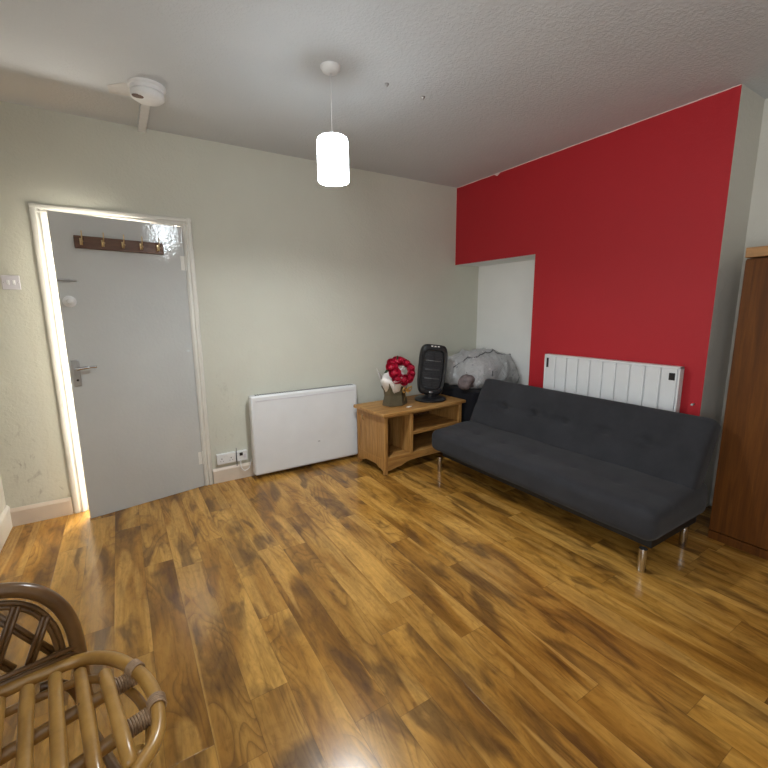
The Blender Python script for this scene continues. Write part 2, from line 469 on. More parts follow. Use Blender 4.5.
# door frame: architrave mouldings and lining
bm = BM()
def arch_v(x0, x1, z1, s):
    a = lambda t: x0 + (x1-x0)*t
    pr = [(a(0), 0.0), (a(0), -0.013), (a(.12), -0.02), (a(.42), -0.02), (a(.5), -0.013), (a(.62), -0.013), (a(.7), -0.018), (a(.9), -0.014), (a(1), -0.008), (a(1), 0.0)]
    prism(bm, pr, 'z', 0, z1)
arch_v(-3.474, DX0+0.006, 2.05, 1); arch_v(-2.555, DX1-0.006, 2.05, -1)
a = lambda t: 2.05 - 0.06*t
pr = [(0.0, a(0)), (-0.0132, a(0)), (-0.0202, a(.12)), (-0.0202, a(.42)), (-0.0132, a(.5)), (-0.0132, a(.62)), (-0.0182, a(.7)), (-0.0142, a(.9)), (-0.0082, a(1)), (0.0, a(1))]
prism(bm, pr, 'x', -3.474, -2.555)
tag(obj('trim_2', bm, M_gloss, bevel=0.0015), kind='structure')
bm = BM()
box(bm, DX0, 0.0, 0, DX0+0.012, 0.14, DZ); box(bm, DX1-0.012, 0.0, 0, DX1, 0.14, DZ); box(bm, DX0, 0, DZ-0.008, DX1, 0.14, DZ)
box(bm, DX0+0.012, 0.05, 0, DX0+0.026, 0.09, DZ); box(bm, DX1-0.026, 0.05, 0, DX1-0.012, 0.09, DZ)
tag(obj('trim_3', bm, M_gloss, bevel=0.001), kind='structure')

# hall behind the door
bm = BM(); box(bm, -4.5, 1.2, 0, -1.6, 1.3, 2.5); tag(obj('wall_hall', bm, M_cream), kind='structure')
bm = BM(); box(bm, -4.45, 0.14, 0, -4.35, 1.2, 2.5); box(bm, -1.7, 0.14, 0, -1.6, 1.2, 2.5); tag(obj('wall_hall_ends', bm, M_cream), kind='structure')
bm = BM(); box(bm, -4.5, 0.14, 2.5, -1.6, 1.3, 2.6); tag(obj('ceiling_hall', bm, M_cream), kind='structure')

# the door, hinged at its right edge and standing ajar into the room
door = bpy.data.objects.new('door_1', None); C.objects.link(door); door.location = (-2.622, -0.022, 0); door.rotation_euler = (0, 0, R(12)); tag(door, kind='structure')
boxo('door_leaf', (-0.766, 0, 0.004, 0, 0.04, 1.985), M_door, door, bevel=0.003)
bm = BM(); box(bm, -0.752, -0.009, 0.915, -0.712, 0, 1.085); hp = obj('door_handle', bm, M_steel, door, bevel=0.004)
bm = BM()
tube(bm, [(-0.732, -0.005, 1.03), (-0.732, -0.045, 1.03)], 0.009, 16)
tube(bm, catmull([(-0.732, -0.045, 1.03), (-0.715, -0.05, 1.032), (-0.67, -0.048, 1.036), (-0.63, -0.046, 1.036)], 5), [0.011]*5+[0.010]*5+[0.008]*6, 14, round_end=True)
obj('lever', bm, M_chrome, hp, smooth='auto')
bm = BM(); lathe(bm, [(0, 0), (0.007, 0), (0.007, 0.003), (0, 0.003)], 16, Matrix.Translation((-0.732, -0.009, 0.955)) @ Matrix.Rotation(R(90), 4, 'X')); obj('keyhole', bm, M_dark, hp)
bm = BM(); lathe(bm, [(0, 0), (0.036, 0), (0.036, 0.006), (0.026, 0.01), (0.012, 0.012), (0.012, 0.024), (0.02, 0.03), (0.02, 0.04), (0.015, 0.045), (0, 0.046)], 28, Matrix.Translation((-0.718, 0, 1.452)) @ Matrix.Rotation(R(90), 4, 'X'))
obj('night_latch', bm, M_plastic, door, smooth='auto')
bm = BM(); box(bm, -0.765, -0.004, 1.568, -0.70, 0, 1.592); tube(bm, [(-0.768, -0.01, 1.58), (-0.668, -0.01, 1.58)], 0.005, 12); tube(bm, [(-0.69, -0.01, 1.58), (-0.69, -0.026, 1.58)], 0.005, 10)
obj('sliding_bolt', bm, M_steel, door, bevel=0.0008)
for z in (1.73, 0.24):
    bm = BM(); tube(bm, [(0.002, -0.005, z-0.05), (0.002, -0.005, z+0.05)], 0.006, 12); box(bm, -0.03, -0.0015, z-0.05, -0.002, 0, z+0.05)
    obj('hinge', bm, M_gloss, door, smooth='auto')

# coat rack screwed to the door
rack = thing('coat_rack', 'brown wooden rail of metal coat hooks fixed high on the pale door', 'coat rack', (-2.622, -0.022, 1.817), R(12))
M_rack = wood('dark_stained_rail', srgb(74, 48, 34), srgb(104, 70, 48), srgb(128, 90, 62), (2.5, 14, 14), 0.4)
boxo('rail', (-0.655, -0.02, -0.038, -0.144, -0.001, 0.038), M_rack, rack, bevel=0.003)
for x in (-0.62, -0.505, -0.392, -0.285, -0.18):
    bm = BM()
    box(bm, x-0.008, -0.024, -0.018, x+0.008, -0.02, 0.022)
    tube(bm, catmull([(x, -0.022, 0.005), (x, -0.045, 0.01), (x, -0.058, 0.035), (x, -0.06, 0.062)], 5), 0.004, 8, round_end=True)
    tube(bm, catmull([(x, -0.022, -0.006), (x, -0.038, -0.018), (x, -0.048, -0.008), (x, -0.05, 0.0)], 5), 0.004, 8, round_end=True)
    bmesh.ops.create_uvsphere(bm, u_segments=10, v_segments=8, radius=0.0075, matrix=Matrix.Translation((x, -0.051, 0.0)))
    obj('hook', bm, M_brass, rack, smooth='auto')

# ------------------------------------------------------------------ light switch, sockets
sw = thing('light_switch', 'white double light switch on the cream wall left of the door', 'light switch', (-3.615, 0, 1.57))
boxo('face_plate', (-0.044, -0.011, -0.043, 0.044, -0.0005, 0.043), M_greyplastic, sw, bevel=0.003)
for x in (-0.014, 0.014):
    bm = BM(); box(bm, x-0.007, -0.0155, -0.014, x+0.007, -0.011, 0.014); obj('rocker', bm, M_plastic, sw, bevel=0.0015)
for x in (-0.034, 0.034):
    bm = BM(); lathe(bm, [(0, 0), (0.003, 0), (0.002, 0.001), (0, 0.001)], 12, Matrix.Translation((x, -0.011, 0)) @ Matrix.Rotation(R(90), 4, 'X')); obj('screw', bm, M_steel, sw)

def socket_face(parent, cx, y, z, mat=M_dark):
    bm = BM()
    box(bm, cx-0.003, y-0.0012, z+0.006, cx+0.003, y, z+0.015)
    box(bm, cx-0.014, y-0.0012, z-0.012, cx-0.008, y, z-0.008); box(bm, cx+0.008, y-0.0012, z-0.012, cx+0.014, y, z-0.008)
    obj('pin_holes', bm, mat, parent)
so = thing('double_socket', 'white double wall socket just right of the door frame', 'power socket', (-2.442, 0, 0.198))
boxo('face_plate', (-0.074, -0.03, -0.043, 0.074, -0.0005, 0.043), M_plastic, so, bevel=0.004)
for x in (-0.036, 0.036):
    socket_face(so, x, -0.03, -0.008)
    boxo('rocker', (x*1.0+(0.018 if x < 0 else -0.03), -0.034, 0.012, x+(0.03 if x < 0 else -0.018), -0.03, 0.032), M_plastic, so, bevel=0.001)
sp = thing('fused_switch', 'small white switched spur unit between the double socket and the heater', 'power switch', (-2.318, 0, 0.198))
boxo('face_plate', (-0.044, -0.03, -0.043, 0.044, -0.0005, 0.043), M_plastic, sp, bevel=0.004)
boxo('rocker', (-0.02, -0.034, 0.004, 0.006, -0.03, 0.03), M_blackpl, sp, bevel=0.001)
boxo('fuse_holder', (0.012, -0.032, -0.02, 0.03, -0.03, 0.012), M_greyplastic, sp, bevel=0.001)
bm = BM()
tube(bm, catmull([(-2.33, -0.032, 0.17), (-2.335, -0.045, 0.11), (-2.31, -0.05, 0.075), (-2.27, -0.045, 0.09), (-2.255, -0.045, 0.14), (-2.252, -0.06, 0.165)], 6), 0.0035, 8)
tag(obj('heater_cable', bm, M_plastic, smooth=True), 'thin white flex looping from the spur unit to the wall heater', 'cable')
bm = BM(); tube(bm, [(-2.362, -0.034, 0.275), (-2.364, -0.034, 0.12)], 0.0025, 8)
tag(obj('thin_wire', bm, M_blackpl, smooth=True), 'thin dark wire hanging down over the double socket', 'wire')

# ------------------------------------------------------------------ white panel heater on the back wall
ph = thing('panel_heater', 'wide white convector panel heater on the back wall right of the door', 'heater', (-1.757, 0, 0.03))
M_heater = simple('white_enamel', (0.72, 0.73, 0.74), 0.35, var=0.03, scale=5)
bm = BM(); box(bm, -0.487, -0.125, 0.0, 0.487, -0.045, 0.675); obj('casing', bm, M_heater, ph, bevel=0.018, seg=4)
bm = BM()
box(bm, -0.45, -0.128, 0.628, 0.45, -0.1245, 0.634)
obj('panel_seam', bm, M_greyplastic, ph)
bm = BM()
for i in range(44):
    x = -0.44 + i*0.0205; box(bm, x, -0.105, 0.6745, x+0.011, -0.065, 0.6765)
obj('outlet_grille', bm, M_dark, ph)
for x in (-0.4, 0.36): boxo('bracket', (x, -0.046, 0.1, x+0.04, -0.001, 0.6), M_steel, ph, bevel=0)
bm = BM()
for i in range(1): box(bm, 0.08, -0.1262, 0.2, 0.1, -0.1245, 0.21)
obj('badge', bm, M_steel, ph)

# ------------------------------------------------------------------ ceiling fittings
sa = thing('smoke_alarm', 'round white ceiling alarm close to the back wall above the door', 'smoke alarm', (-2.815, -0.62, H))
bm = BM(); lathe(bm, [(0, 0), (0.095, 0), (0.095, -0.008), (0.088, -0.014), (0, -0.014)], 40); obj('mounting_plate', bm, M_plastic, sa, smooth='auto')
bm = BM(); lathe(bm, [(0, -0.014), (0.085, -0.014), (0.085, -0.034), (0.079, -0.036), (0.079, -0.042), (0.085, -0.044), (0.083, -0.06), (0.07, -0.07), (0, -0.074)], 40)
obj('body', bm, M_plastic, sa, smooth='auto')
bm = BM(); lathe(bm, [(0, 0), (0.02, 0), (0.018, -0.006), (0, -0.006)], 20, Matrix.Translation((-0.05, -0.03, -0.0685)) @ Matrix.Scale(1.5, 4, (1, 0, 0)))
obj('sensor_vent', bm, simple('brown_grille', (0.16, 0.10, 0.08), 0.6), sa, smooth='auto')
bm = BM(); box(bm, -2.838, -0.535, H-0.028, -2.79, -0.0005, H-0.0005)
tag(obj('cable_trunking', bm, M_plastic, bevel=0.003), 'short white cable trunking on the ceiling from the alarm to the wall', 'trunking')
bm = BM(); prism(bm, [(-3.0, -0.53), (-2.93, -0.6), (-2.87, -0.62), (-2.87, -0.46), (-2.99, -0.44)], 'z', H-0.003, H-0.0003)
tag(obj('ceiling_patch', bm, simple('pale_filler', (0.62, 0.60, 0.58), 0.8)), 'pale patch of filler on the ceiling left of the round alarm', 'filler patch')

pl = thing('pendant_light', 'glowing pendant light hanging by a thin cord from the ceiling', 'pendant light', (-2.03, -1.317, H))
bm = BM(); lathe(bm, [(0, 0), (0.052, 0), (0.052, -0.006), (0.044, -0.02), (0.03, -0.026), (0.008, -0.03), (0, -0.03)], 36); obj('ceiling_rose', bm, M_plastic, pl, smooth='auto')
bm = BM(); tube(bm, [(0, 0, -0.028), (0, 0, -0.32)], 0.003, 10); obj('cord', bm, M_plastic, pl, smooth=True)
bm = BM(); lathe(bm, [(0, -0.30), (0.008, -0.30), (0.012, -0.31), (0.019, -0.318), (0.019, -0.37), (0, -0.37)], 24); obj('lamp_holder', bm, M_plastic, pl, smooth='auto')
bm = BM()
lathe(bm, [(0.072, -0.335), (0.078, -0.34), (0.082, -0.36), (0.082, -0.545), (0.080, -0.55), (0.079, -0.545), (0.079, -0.36), (0.072, -0.337)], 40)
sh = obj('lamp_shade', bm, emit('glowing_shade', (0.86, 0.95, 1.0), SHADE_E), pl, smooth='auto')
bm = BM(); lathe(bm, [(0.019, -0.332), (0.072, -0.335), (0.072, -0.339), (0.019, -0.337)], 40); obj('shade_carrier', bm, M_plastic, pl)
ld = bpy.data.lights.new('lamp_light', 'AREA'); ld.shape = 'DISK'; ld.size = 0.13; ld.energy = LAMP_W; ld.color = (0.93, 0.98, 1.0)
lo = bpy.data.objects.new('lamp_light', ld); C.objects.link(lo); lo.location = (-2.03, -1.317, H-0.53)
bm = BM(); lathe(bm, [(0, -0.37), (0.014, -0.372), (0.02, -0.40), (0.032, -0.44), (0.034, -0.47), (0.024, -0.495), (0, -0.503)], 24); obj('bulb', bm, emit('bulb_glow', (0.9, 0.97, 1.0), 30), pl, smooth=True)
for (x, y) in ((-1.694, -1.326), (-1.436, -1.314)):
    bm = BM(); lathe(bm, [(0, 0), (0.012, 0), (0.008, -0.008), (0.003, -0.014), (0, -0.015)], 14, Matrix.Translation((x, y, H)))
    tag(obj('ceiling_hook', bm, M_steel, smooth=True), 'tiny metal hook in the ceiling %s the pendant light' % ('nearer to' if x < -1.5 else 'farther right from'), 'hook')

# ------------------------------------------------------------------ electric radiator on the red wall
er = thing('electric_radiator', 'white ribbed electric radiator on the red wall behind the sofa', 'radiator', (0, -1.738, 0.43))
bm = BM(); box(bm, -0.058, -0.50, 0.0, -0.02, 0.512, 0.57); obj('body', bm, M_heater, er, bevel=0.006)
pitch = 0.995/10
for i in range(10):
    y1 = 0.500 - i*pitch; y0 = y1 - pitch + 0.008
    bm = BM(); box(bm, -0.072, y0, 0.012, -0.056, y1, 0.562); obj('panel_section', bm, M_heater, er, bevel=0.005, seg=2)
bm = BM()
box(bm, -0.075, -0.506, 0.562, -0.02, 0.510, 0.578); box(bm, -0.075, -0.506, 0.0, -0.02, -0.495, 0.578)
box(bm, -0.075, 0.500, 0.0, -0.02, 0.510, 0.578)
obj('frame', bm, M_plastic, er, bevel=0.003)
bm = BM(); box(bm, -0.077, -0.478, 0.488, -0.07, -0.443, 0.535); obj('control_display', bm, M_blackpl, er, bevel=0.002)
bm = BM(); box(bm, -0.074, 0.470, 0.47, -0.07, 0.490, 0.548); obj('side_label', bm, M_blackpl, er, bevel=0.001)
for y in (-0.4, 0.3): boxo('bracket', (-0.021, y, 0.1, -0.001, y+0.1, 0.5), M_steel, er, bevel=0)
bm = BM(); lathe(bm, [(0, 0), (0.009, 0), (0.007, 0.02), (0.009, 0.024), (0.006, 0.04), (0, 0.042)], 14, Matrix.Translation((-0.001, -2.31, 0.77)) @ Matrix.Rotation(R(-90), 4, 'Y') @ Matrix.Scale(0.8, 4))
tag(obj('wall_plug', bm, M_plastic, smooth=True), 'small white fixing at the right edge of the red wall above the sofa', 'wall fixing')

# ------------------------------------------------------------------ sofa
M_sofa = fabric('charcoal_fabric', (0.030, 0.030, 0.034), mott=0.22)
sofa = thing('sofa_bed', 'long charcoal tufted sofa bed on short metal legs against the red wall', 'sofa', (-0.7, -1.66, 0))
TY = [-1.10, -1.39, -1.66, -1.955, -2.24]
def dimple(p, q, amp=0.022, s=0.045):
    d2 = (p[0]-q[0])**2 + (p[1]-q[1])**2
    return amp*math.exp(-d2/(2*s*s)) + amp*0.25*math.exp(-d2/(2*(s*2.6)**2))
SX0, SX1, SZ0, SZ1 = -0.925, -0.28, 0.195, 0.40
def seatfn(c):
    x = c.x + (SX0+SX1)/2; y = c.y - 1.66; top = max(0.0, min(1.0, (c.z+0.09)/0.18))
    z = c.z
    slope = -0.022*max(0, min(1, (-0.55-x)/0.37)) * top
    dz = 0
    if c.z > 0.06:
        for ty in TY:
            dz -= dimple((x, y), (-0.70, ty), 0.009, 0.028)
        dz -= 0.005*math.exp(-((x+0.70)/0.012)**2)
    n = noise.noise(Vector((x*6, y*4, z*6)))*0.006
    zz = (SZ0+SZ1)/2 + z + slope + dz + n*(0.3+0.7*top)
    bul = n*0.8 if c.x < -0.25 else 0
    return Vector((x+bul+0.7, y+1.66, zz))
bm = BM(); rbox(bm, (SX1-SX0)/2, 0.90, (SZ1-SZ0)/2, 0.06, 0.02, seatfn); obj('seat', bm, M_sofa, sofa, smooth=True)
# backrest: a slab leaning back from the hinge line to the top
bx0, bz0, bx1, bz1 = -0.50, 0.375, -0.30, 0.775
L = math.hypot(bx1-bx0, bz1-bz0); ux, uz = (bx1-bx0)/L, (bz1-bz0)/L; nx, nz = uz, -ux
def backfn(c):
    t = c.z + L/2; d = c.x      # along the slab, across it (front is -x)
    y = c.y - 1.66; ww = 0
    if c.x < -0.02:
        for ty in TY: ww += dimple(((t-0.222)*1.5, y*0.75), (0, ty*0.75), 0.040, 0.024)
        ww += 0.006*math.exp(-((t-0.222)/0.015)**2)
        ww -= 0.010*math.sin(PI*max(0, min(1, t/L)))
    n = noise.noise(Vector((t*6, y*4, d*5+3)))*0.006
    dd = d + 0.065 + ww + n
    return Vector((bx0 + ux*t + nx*dd + 0.7, y+1.66, bz0 + uz*t + nz*dd))
bm = BM(); rbox(bm, 0.065, 0.885, L/2, 0.04, 0.02, backfn); obj('backrest', bm, M_sofa, sofa, smooth=True)
bm = BM(); box(bm, -0.115, -0.85, 0.13, 0.40, 0.85, 0.205); obj('base_frame', bm, simple('black_metal_frame', (0.012, 0.011, 0.010), 0.6), sofa, bevel=0.004)
for (x, y) in ((-0.845+0.7, 0.85), (-0.845+0.7, -0.825), (0.31, 0.83), (0.31, -0.83)):
    bm = BM(); lathe(bm, [(0, 0), (0.019, 0), (0.021, 0.004), (0.021, 0.13), (0, 0.13)], 24, Matrix.Translation((x, y, 0)))
    obj('leg', bm, M_chrome, sofa, smooth='auto')

# ------------------------------------------------------------------ low pine cabinet
M_pine = wood('waxed_pine', srgb(138, 94, 46), srgb(172, 126, 68), srgb(194, 150, 90), (16, 16, 1.6), 0.5, 6)
M_pineh = wood('waxed_pine_lengthwise', srgb(134, 92, 46), srgb(170, 124, 66), srgb(194, 150, 90), (1.8, 16, 16), 0.5, 6)
cab = thing('tv_cabinet', 'low pine cabinet with open shelves and scalloped plinth beside the sofa', 'cabinet', (-0.862, -0.395, 0), R(3))
HW, HDp = 0.448, 0.22   # half width and depth of the carcass
bm = BM(); box(bm, -HW-0.03, -HDp-0.025, 0.512, HW+0.03, HDp+0.01, 0.54); obj('top', bm, M_pineh, cab, bevel=0.005)
def scallop(x0, x1, zt, zb, n=24, lift=0.05):
    pts = [(x0, zt), (x1, zt), (x1, zb)]
    seg = []
    for i in range(n+1):
        t = i/n; u = abs(2*t-1)
        z = zb + lift*(1/(1+math.exp((u-0.62)*14))) - 0.014*math.exp(-((u-0.8)/0.07)**2)*0
        if 0.70 < u < 0.86: z += 0.012*math.sin((u-0.70)/0.16*PI)
        seg.append((x1+(x0-x1)*t, z if 0 < t < 1 else zb))
    return pts[:2] + seg
bm = BM(); prism(bm, scallop(-HW+0.035, HW-0.035, 0.145, 0.03), 'y', -HDp+0.004, -HDp+0.022); obj('front_apron', bm, M_pineh, cab, bevel=0.0015)
for s in (-1, 1):
    bm = BM(); x0, x1 = (-HW+0.004, -HW+0.02) if s < 0 else (HW-0.02, HW-0.004)
    box(bm, x0+0.003, -HDp+0.03, 0.13, x1-0.003, HDp-0.03, 0.50)
    for k in range(1, 4):
        yy = -HDp+0.03 + k*(2*HDp-0.06)/4
    o = obj('side_panel', bm, M_pine, cab)
    bm = BM(); box(bm, x0-0.001, -HDp+0.03, 0.47, x1+0.001, HDp-0.03, 0.512); obj('top_rail', bm, M_pine, o, bevel=0.0015)
    bm = BM(); prism(bm, scallop(-HDp+0.03, HDp-0.03, 0.13, 0.03, lift=0.035), 'x', x0-0.001, x1+0.001); obj('scalloped_rail', bm, M_pine, o, bevel=0.0015)
    for k in range(1, 4):
        yy = -HDp+0.03 + k*(2*HDp-0.06)/4
        bm = BM(); xx = x0+0.001 if s < 0 else x1-0.003
        box(bm, xx, yy-0.003, 0.13, xx+0.003, yy+0.003, 0.47); obj('bead', bm, M_pine, o)
for (x, y) in ((-HW, -HDp), (HW-0.035, -HDp), (-HW, HDp-0.03), (HW-0.035, HDp-0.03)):
    bm = BM(); box(bm, x, y, 0, x+0.035, y+0.03, 0.512); obj('post', bm, M_pine, cab, bevel=0.003)
bm = BM(); box(bm, -0.175, -HDp+0.002, 0.145, -0.14, HDp-0.02, 0.512); obj('divider', bm, M_pine, cab, bevel=0.002)
bm = BM(); box(bm, -HW+0.03, -HDp+0.002, 0.494, HW-0.03, -HDp+0.02, 0.512); obj('top_rail', bm, M_pineh, cab, bevel=0.002)
bm = BM(); box(bm, -HW+0.02, -HDp+0.01, 0.125, HW-0.02, HDp-0.01, 0.143); obj('bottom_board', bm, M_pineh, cab)
bm = BM(); box(bm, -0.14, -HDp+0.004, 0.305, HW-0.02, HDp-0.01, 0.33); obj('shelf', bm, M_pineh, cab, bevel=0.002)
bm = BM(); box(bm, -HW+0.01, HDp-0.012, 0.12, HW-0.01, HDp-0.004, 0.505); obj('back_panel', bm, wood('dark_back_board', srgb(80, 52, 34), srgb(100, 66, 42), srgb(120, 82, 54), (14, 14, 1.2), 0.6), cab)  # back board toned darker than the pine of the carcass
bm = BM(); tube(bm, catmull([(-HW-0.002, 0.1, 0.42), (-HW-0.02, 0.1, 0.44), (-HW-0.015, 0.1, 0.475)], 4), 0.004, 8); obj('side_hook', bm, M_brass, cab, smooth=True)

# ------------------------------------------------------------------ oscillating heater standing on the cabinet
fh = thing('halogen_heater', 'black upright halogen heater with a caged face on the pine cabinet', 'heater', (-0.648, -0.42, 0.54), R(-24))
bm = BM(); lathe(bm, [(0, 0), (0.142, 0), (0.15, 0.006), (0.15, 0.014), (0.135, 0.026), (0.08, 0.034), (0.05, 0.04), (0.05, 0.07), (0, 0.07)], 48)
obj('stand', bm, M_blackpl, fh, smooth='auto')
TM = Matrix.Translation((-0.012, 0, 0.045)) @ Matrix.Rotation(R(-6), 4, 'X') @ Matrix.Rotation(R(7), 4, 'Y') @ Matrix.Scale(1.03, 4)
def supers(w_, h_, zc, e=5.5, n=64, taper=0.0):
    pts = []
    for i in range(n):
        a_ = 2*PI*i/n; c_, s_ = math.cos(a_), math.sin(a_)
        x = w_*abs(c_)**(2/e)*(1 if c_ >= 0 else -1); z = h_*abs(s_)**(2/e)*(1 if s_ >= 0 else -1)
        x *= 1 - taper*(z/h_)**2 - 0.04*(-z/h_)
        pts.append((x, zc+z))
    return pts
def loft(bm, loops, cap0=True, cap1=True):
    rs = [[bm.verts.new(TM @ Vector(p)) for p in lp] for lp in loops]
    n = len(rs[0])
    for A, B in zip(rs, rs[1:]):
        for k in range(n): bm.faces.new((A[k], A[(k+1) % n], B[(k+1) % n], B[k]))
    if cap0: bm.faces.new(rs[0])
    if cap1: bm.faces.new(rs[-1][::-1])
def ring_at(w_, h_, y, zc=0.235): return [(x, y, z) for x, z in supers(w_, h_, zc, taper=0.07)]
bm = BM()
loft(bm, [ring_at(0.094, 0.175, -0.026), ring_at(0.098, 0.18, -0.05), ring_at(0.118, 0.215, -0.052), ring_at(0.127, 0.228, -0.04), ring_at(0.13, 0.23, 0.0), ring_at(0.12, 0.22, 0.035), ring_at(0.09, 0.18, 0.055)])
hb = obj('housing', bm, M_blackpl, fh, smooth='auto')
bm = BM()
loft(bm, [ring_at(0.09, 0.17, -0.027), ring_at(0.09, 0.17, -0.0285)])
obj('reflector', bm, simple('dull_reflector', (0.05, 0.05, 0.055), 0.4, 0.6), hb)
for dz in (-0.08, 0.0, 0.08):
    bm = BM(); tube(bm, [TM @ Vector((-0.07, -0.036, 0.235+dz)), TM @ Vector((0.07, -0.036, 0.235+dz))], 0.005, 10); obj('heating_tube', bm, simple('frosted_tube', (0.2, 0.2, 0.2), 0.4), hb, smooth=True)
bm = BM()
for k in range(15):
    z = 0.235 - 0.155 + k*0.31/14; hw = 0.092 - (0.012 if k in (0, 14) else 0)
    tube(bm, [TM @ Vector((-hw, -0.05, z)), TM @ Vector((-hw*0.5, -0.058, z)), TM @ Vector((hw*0.5, -0.058, z)), TM @ Vector((hw, -0.05, z))], 0.0022, 6)
for x in (0.0,): tube(bm, [TM @ Vector((x, -0.058, 0.08)), TM @ Vector((x, -0.058, 0.39))], 0.0022, 6)
obj('guard_grille', bm, simple('dark_wire', (0.05, 0.05, 0.055), 0.35, 0.7), hb, smooth=True)
for k in range(3):
    bm = BM(); x = -0.03+k*0.03
    box(bm, x-0.01, -0.052, 0.440, x+0.01, -0.040, 0.452, M=TM); obj('switch', bm, M_plastic, hb, bevel=0.002)
bm = BM(); lathe(bm, [(0, 0), (0.02, 0), (0.018, 0.004), (0, 0.005)], 20, TM @ Matrix.Translation((0, -0.052, 0.03)) @ Matrix.Rotation(R(90), 4, 'X') @ Matrix.Scale(0.5, 4, (0, 1, 0)))
obj('badge', bm, M_steel, hb, smooth=True)

# ------------------------------------------------------------------ bouquet in a paper box
bq = thing('rose_bouquet', 'red artificial roses in an olive paper bag with gold bow on cabinet', 'flower bouquet', (-1.035, -0.40, 0.54), R(12))
bq.scale = (1.36, 1.2, 1.14)
M_paper = simple('olive_kraft_paper', (0.085, 0.068, 0.036), 0.55, var=0.15, scale=12)
bm = BM()
prof = [(0.085, 0.0), (0.092, 0.004), (0.088, 0.03), (0.078, 0.08), (0.082, 0.12), (0.10, 0.155)]
rings = []
for r_, z_ in prof:
    rings.append([bm.verts.new((r_*math.cos(2*PI*(k+.5)/6)*1.05, r_*math.sin(2*PI*(k+.5)/6)*0.85, z_ + (0.03 if z_ > 0.14 and k % 2 else 0))) for k in range(6)])
for A, B in zip(rings, rings[1:]):
    for k in range(6): bm.faces.new((A[k], A[(k+1) % 6], B[(k+1) % 6], B[k]))
bm.faces.new(rings[0])
o = obj('paper_bag', bm, M_paper, bq)
sm_ = o.modifiers.new('solid', 'SOLIDIFY'); sm_.thickness = 0.002
M_tissue = simple('white_tissue', (0.78, 0.74, 0.70), 0.7, var=0.06)
for k in range(6):
    a0 = 2*PI*(k+0.3)/6; bm = BM()
    tip = Vector((math.cos(a0)*0.125, math.sin(a0)*0.11, 0.28 if math.cos(a0) < 0.3 and math.sin(a0) > -0.3 else 0.22))
    if math.cos(a0) < -0.2: tip.x -= 0.015; tip.z += 0.02
    l = Vector((math.cos(a0-0.55)*0.07, math.sin(a0-0.55)*0.06, 0.10)); r_ = Vector((math.cos(a0+0.55)*0.07, math.sin(a0+0.55)*0.06, 0.10))
    lm = Vector((math.cos(a0-0.6)*0.115, math.sin(a0-0.6)*0.10, 0.20)); rm = Vector((math.cos(a0+0.6)*0.115, math.sin(a0+0.6)*0.10, 0.20)); mm = Vector((math.cos(a0)*0.10, math.sin(a0)*0.09, 0.18)); bt = Vector((math.cos(a0)*0.05, math.sin(a0)*0.045, 0.07))
    v_ = [bm.verts.new(p) for p in (bt, l, lm, tip, rm, r_, mm)]
    for q in ((0, 6, 1), (1, 6, 2), (2, 6, 3), (3, 6, 4), (4, 6, 5), (5, 6, 0)): bm.faces.new([v_[i] for i in q])
    o = obj('tissue_wrap', bm, M_tissue, bq, smooth=True); sm_ = o.modifiers.new('solid', 'SOLIDIFY'); sm_.thickness = 0.0012
M_rose = simple('red_rose_petal', (0.42, 0.006, 0.032), 0.5, var=0.25, scale=60)
M_leaf = simple('dark_green_leaf', (0.02, 0.05, 0.02), 0.5)
def rose(name, c, r, tilt):
    bm = BM()
    q = tilt.to_track_quat('Z', 'Y').to_matrix().to_4x4()
    M_ = Matrix.Translation(c) @ q
    for ringi, (n, rad, hh, op) in enumerate(((3, 0.3, 0.75, 0.15), (4, 0.52, 0.62, 0.3), (5, 0.8, 0.42, 0.55), (6, 1.0, 0.15, 0.8))):
        for k in range(n):
            a_ = 2*PI*k/n + ringi*0.7; g = []
            for i in range(4):
                row = []; t_ = i/3
                for j in range(5):
                    u_ = (j-2)/2; aa = a_ + u_*1.25*PI/n
                    rr = r*rad*(0.45+0.55*math.sin(t_*PI/2)) * (1+op*0.25*t_*t_)
                    zz = r*(-0.7 + (hh+0.7)*t_) - r*0.18*u_*u_*t_
                    row.append(bm.verts.new(M_ @ Vector((rr*math.cos(aa), rr*math.sin(aa), zz))))
                g.append(row)
            for i in range(3):
                for j in range(4): bm.faces.new((g[i][j], g[i+1][j], g[i+1][j+1], g[i][j+1]))
    bmesh.ops.create_uvsphere(bm, u_segments=12, v_segments=8, radius=r*0.72, matrix=M_ @ Matrix.Translation((0, 0, -r*0.12)))
    return obj(name, bm, M_rose, bq, smooth=True)
cz = 0.285
for k in range(11):
    a_ = 2*PI*k/11
    c = Vector((0.080*math.cos(a_)+0.006, -0.045 - 0.045*math.sin(a_)*0 - 0.02, cz + 0.072*math.sin(a_))) + Vector((random.uniform(-.006, .006), random.uniform(-.012, .012), random.uniform(-.006, .006)))
    c.y += 0.05*math.sin(a_)*0.7
    rose('rose', c, 0.037, Vector((math.cos(a_)*0.45, -0.8, 0.35+math.sin(a_)*0.4)))
bm = BM()
for k in range(26):
    a_ = random.uniform(0, 2*PI); rr = random.uniform(0, 0.05)
    bmesh.ops.create_uvsphere(bm, u_segments=6, v_segments=5, radius=0.009, matrix=Matrix.Translation((0.008+rr*math.cos(a_), -0.05+random.uniform(-.012, .012), cz+rr*math.sin(a_))))
obj('white_filler_flowers', bm, M_tissue, bq, smooth=True)
bm = BM()
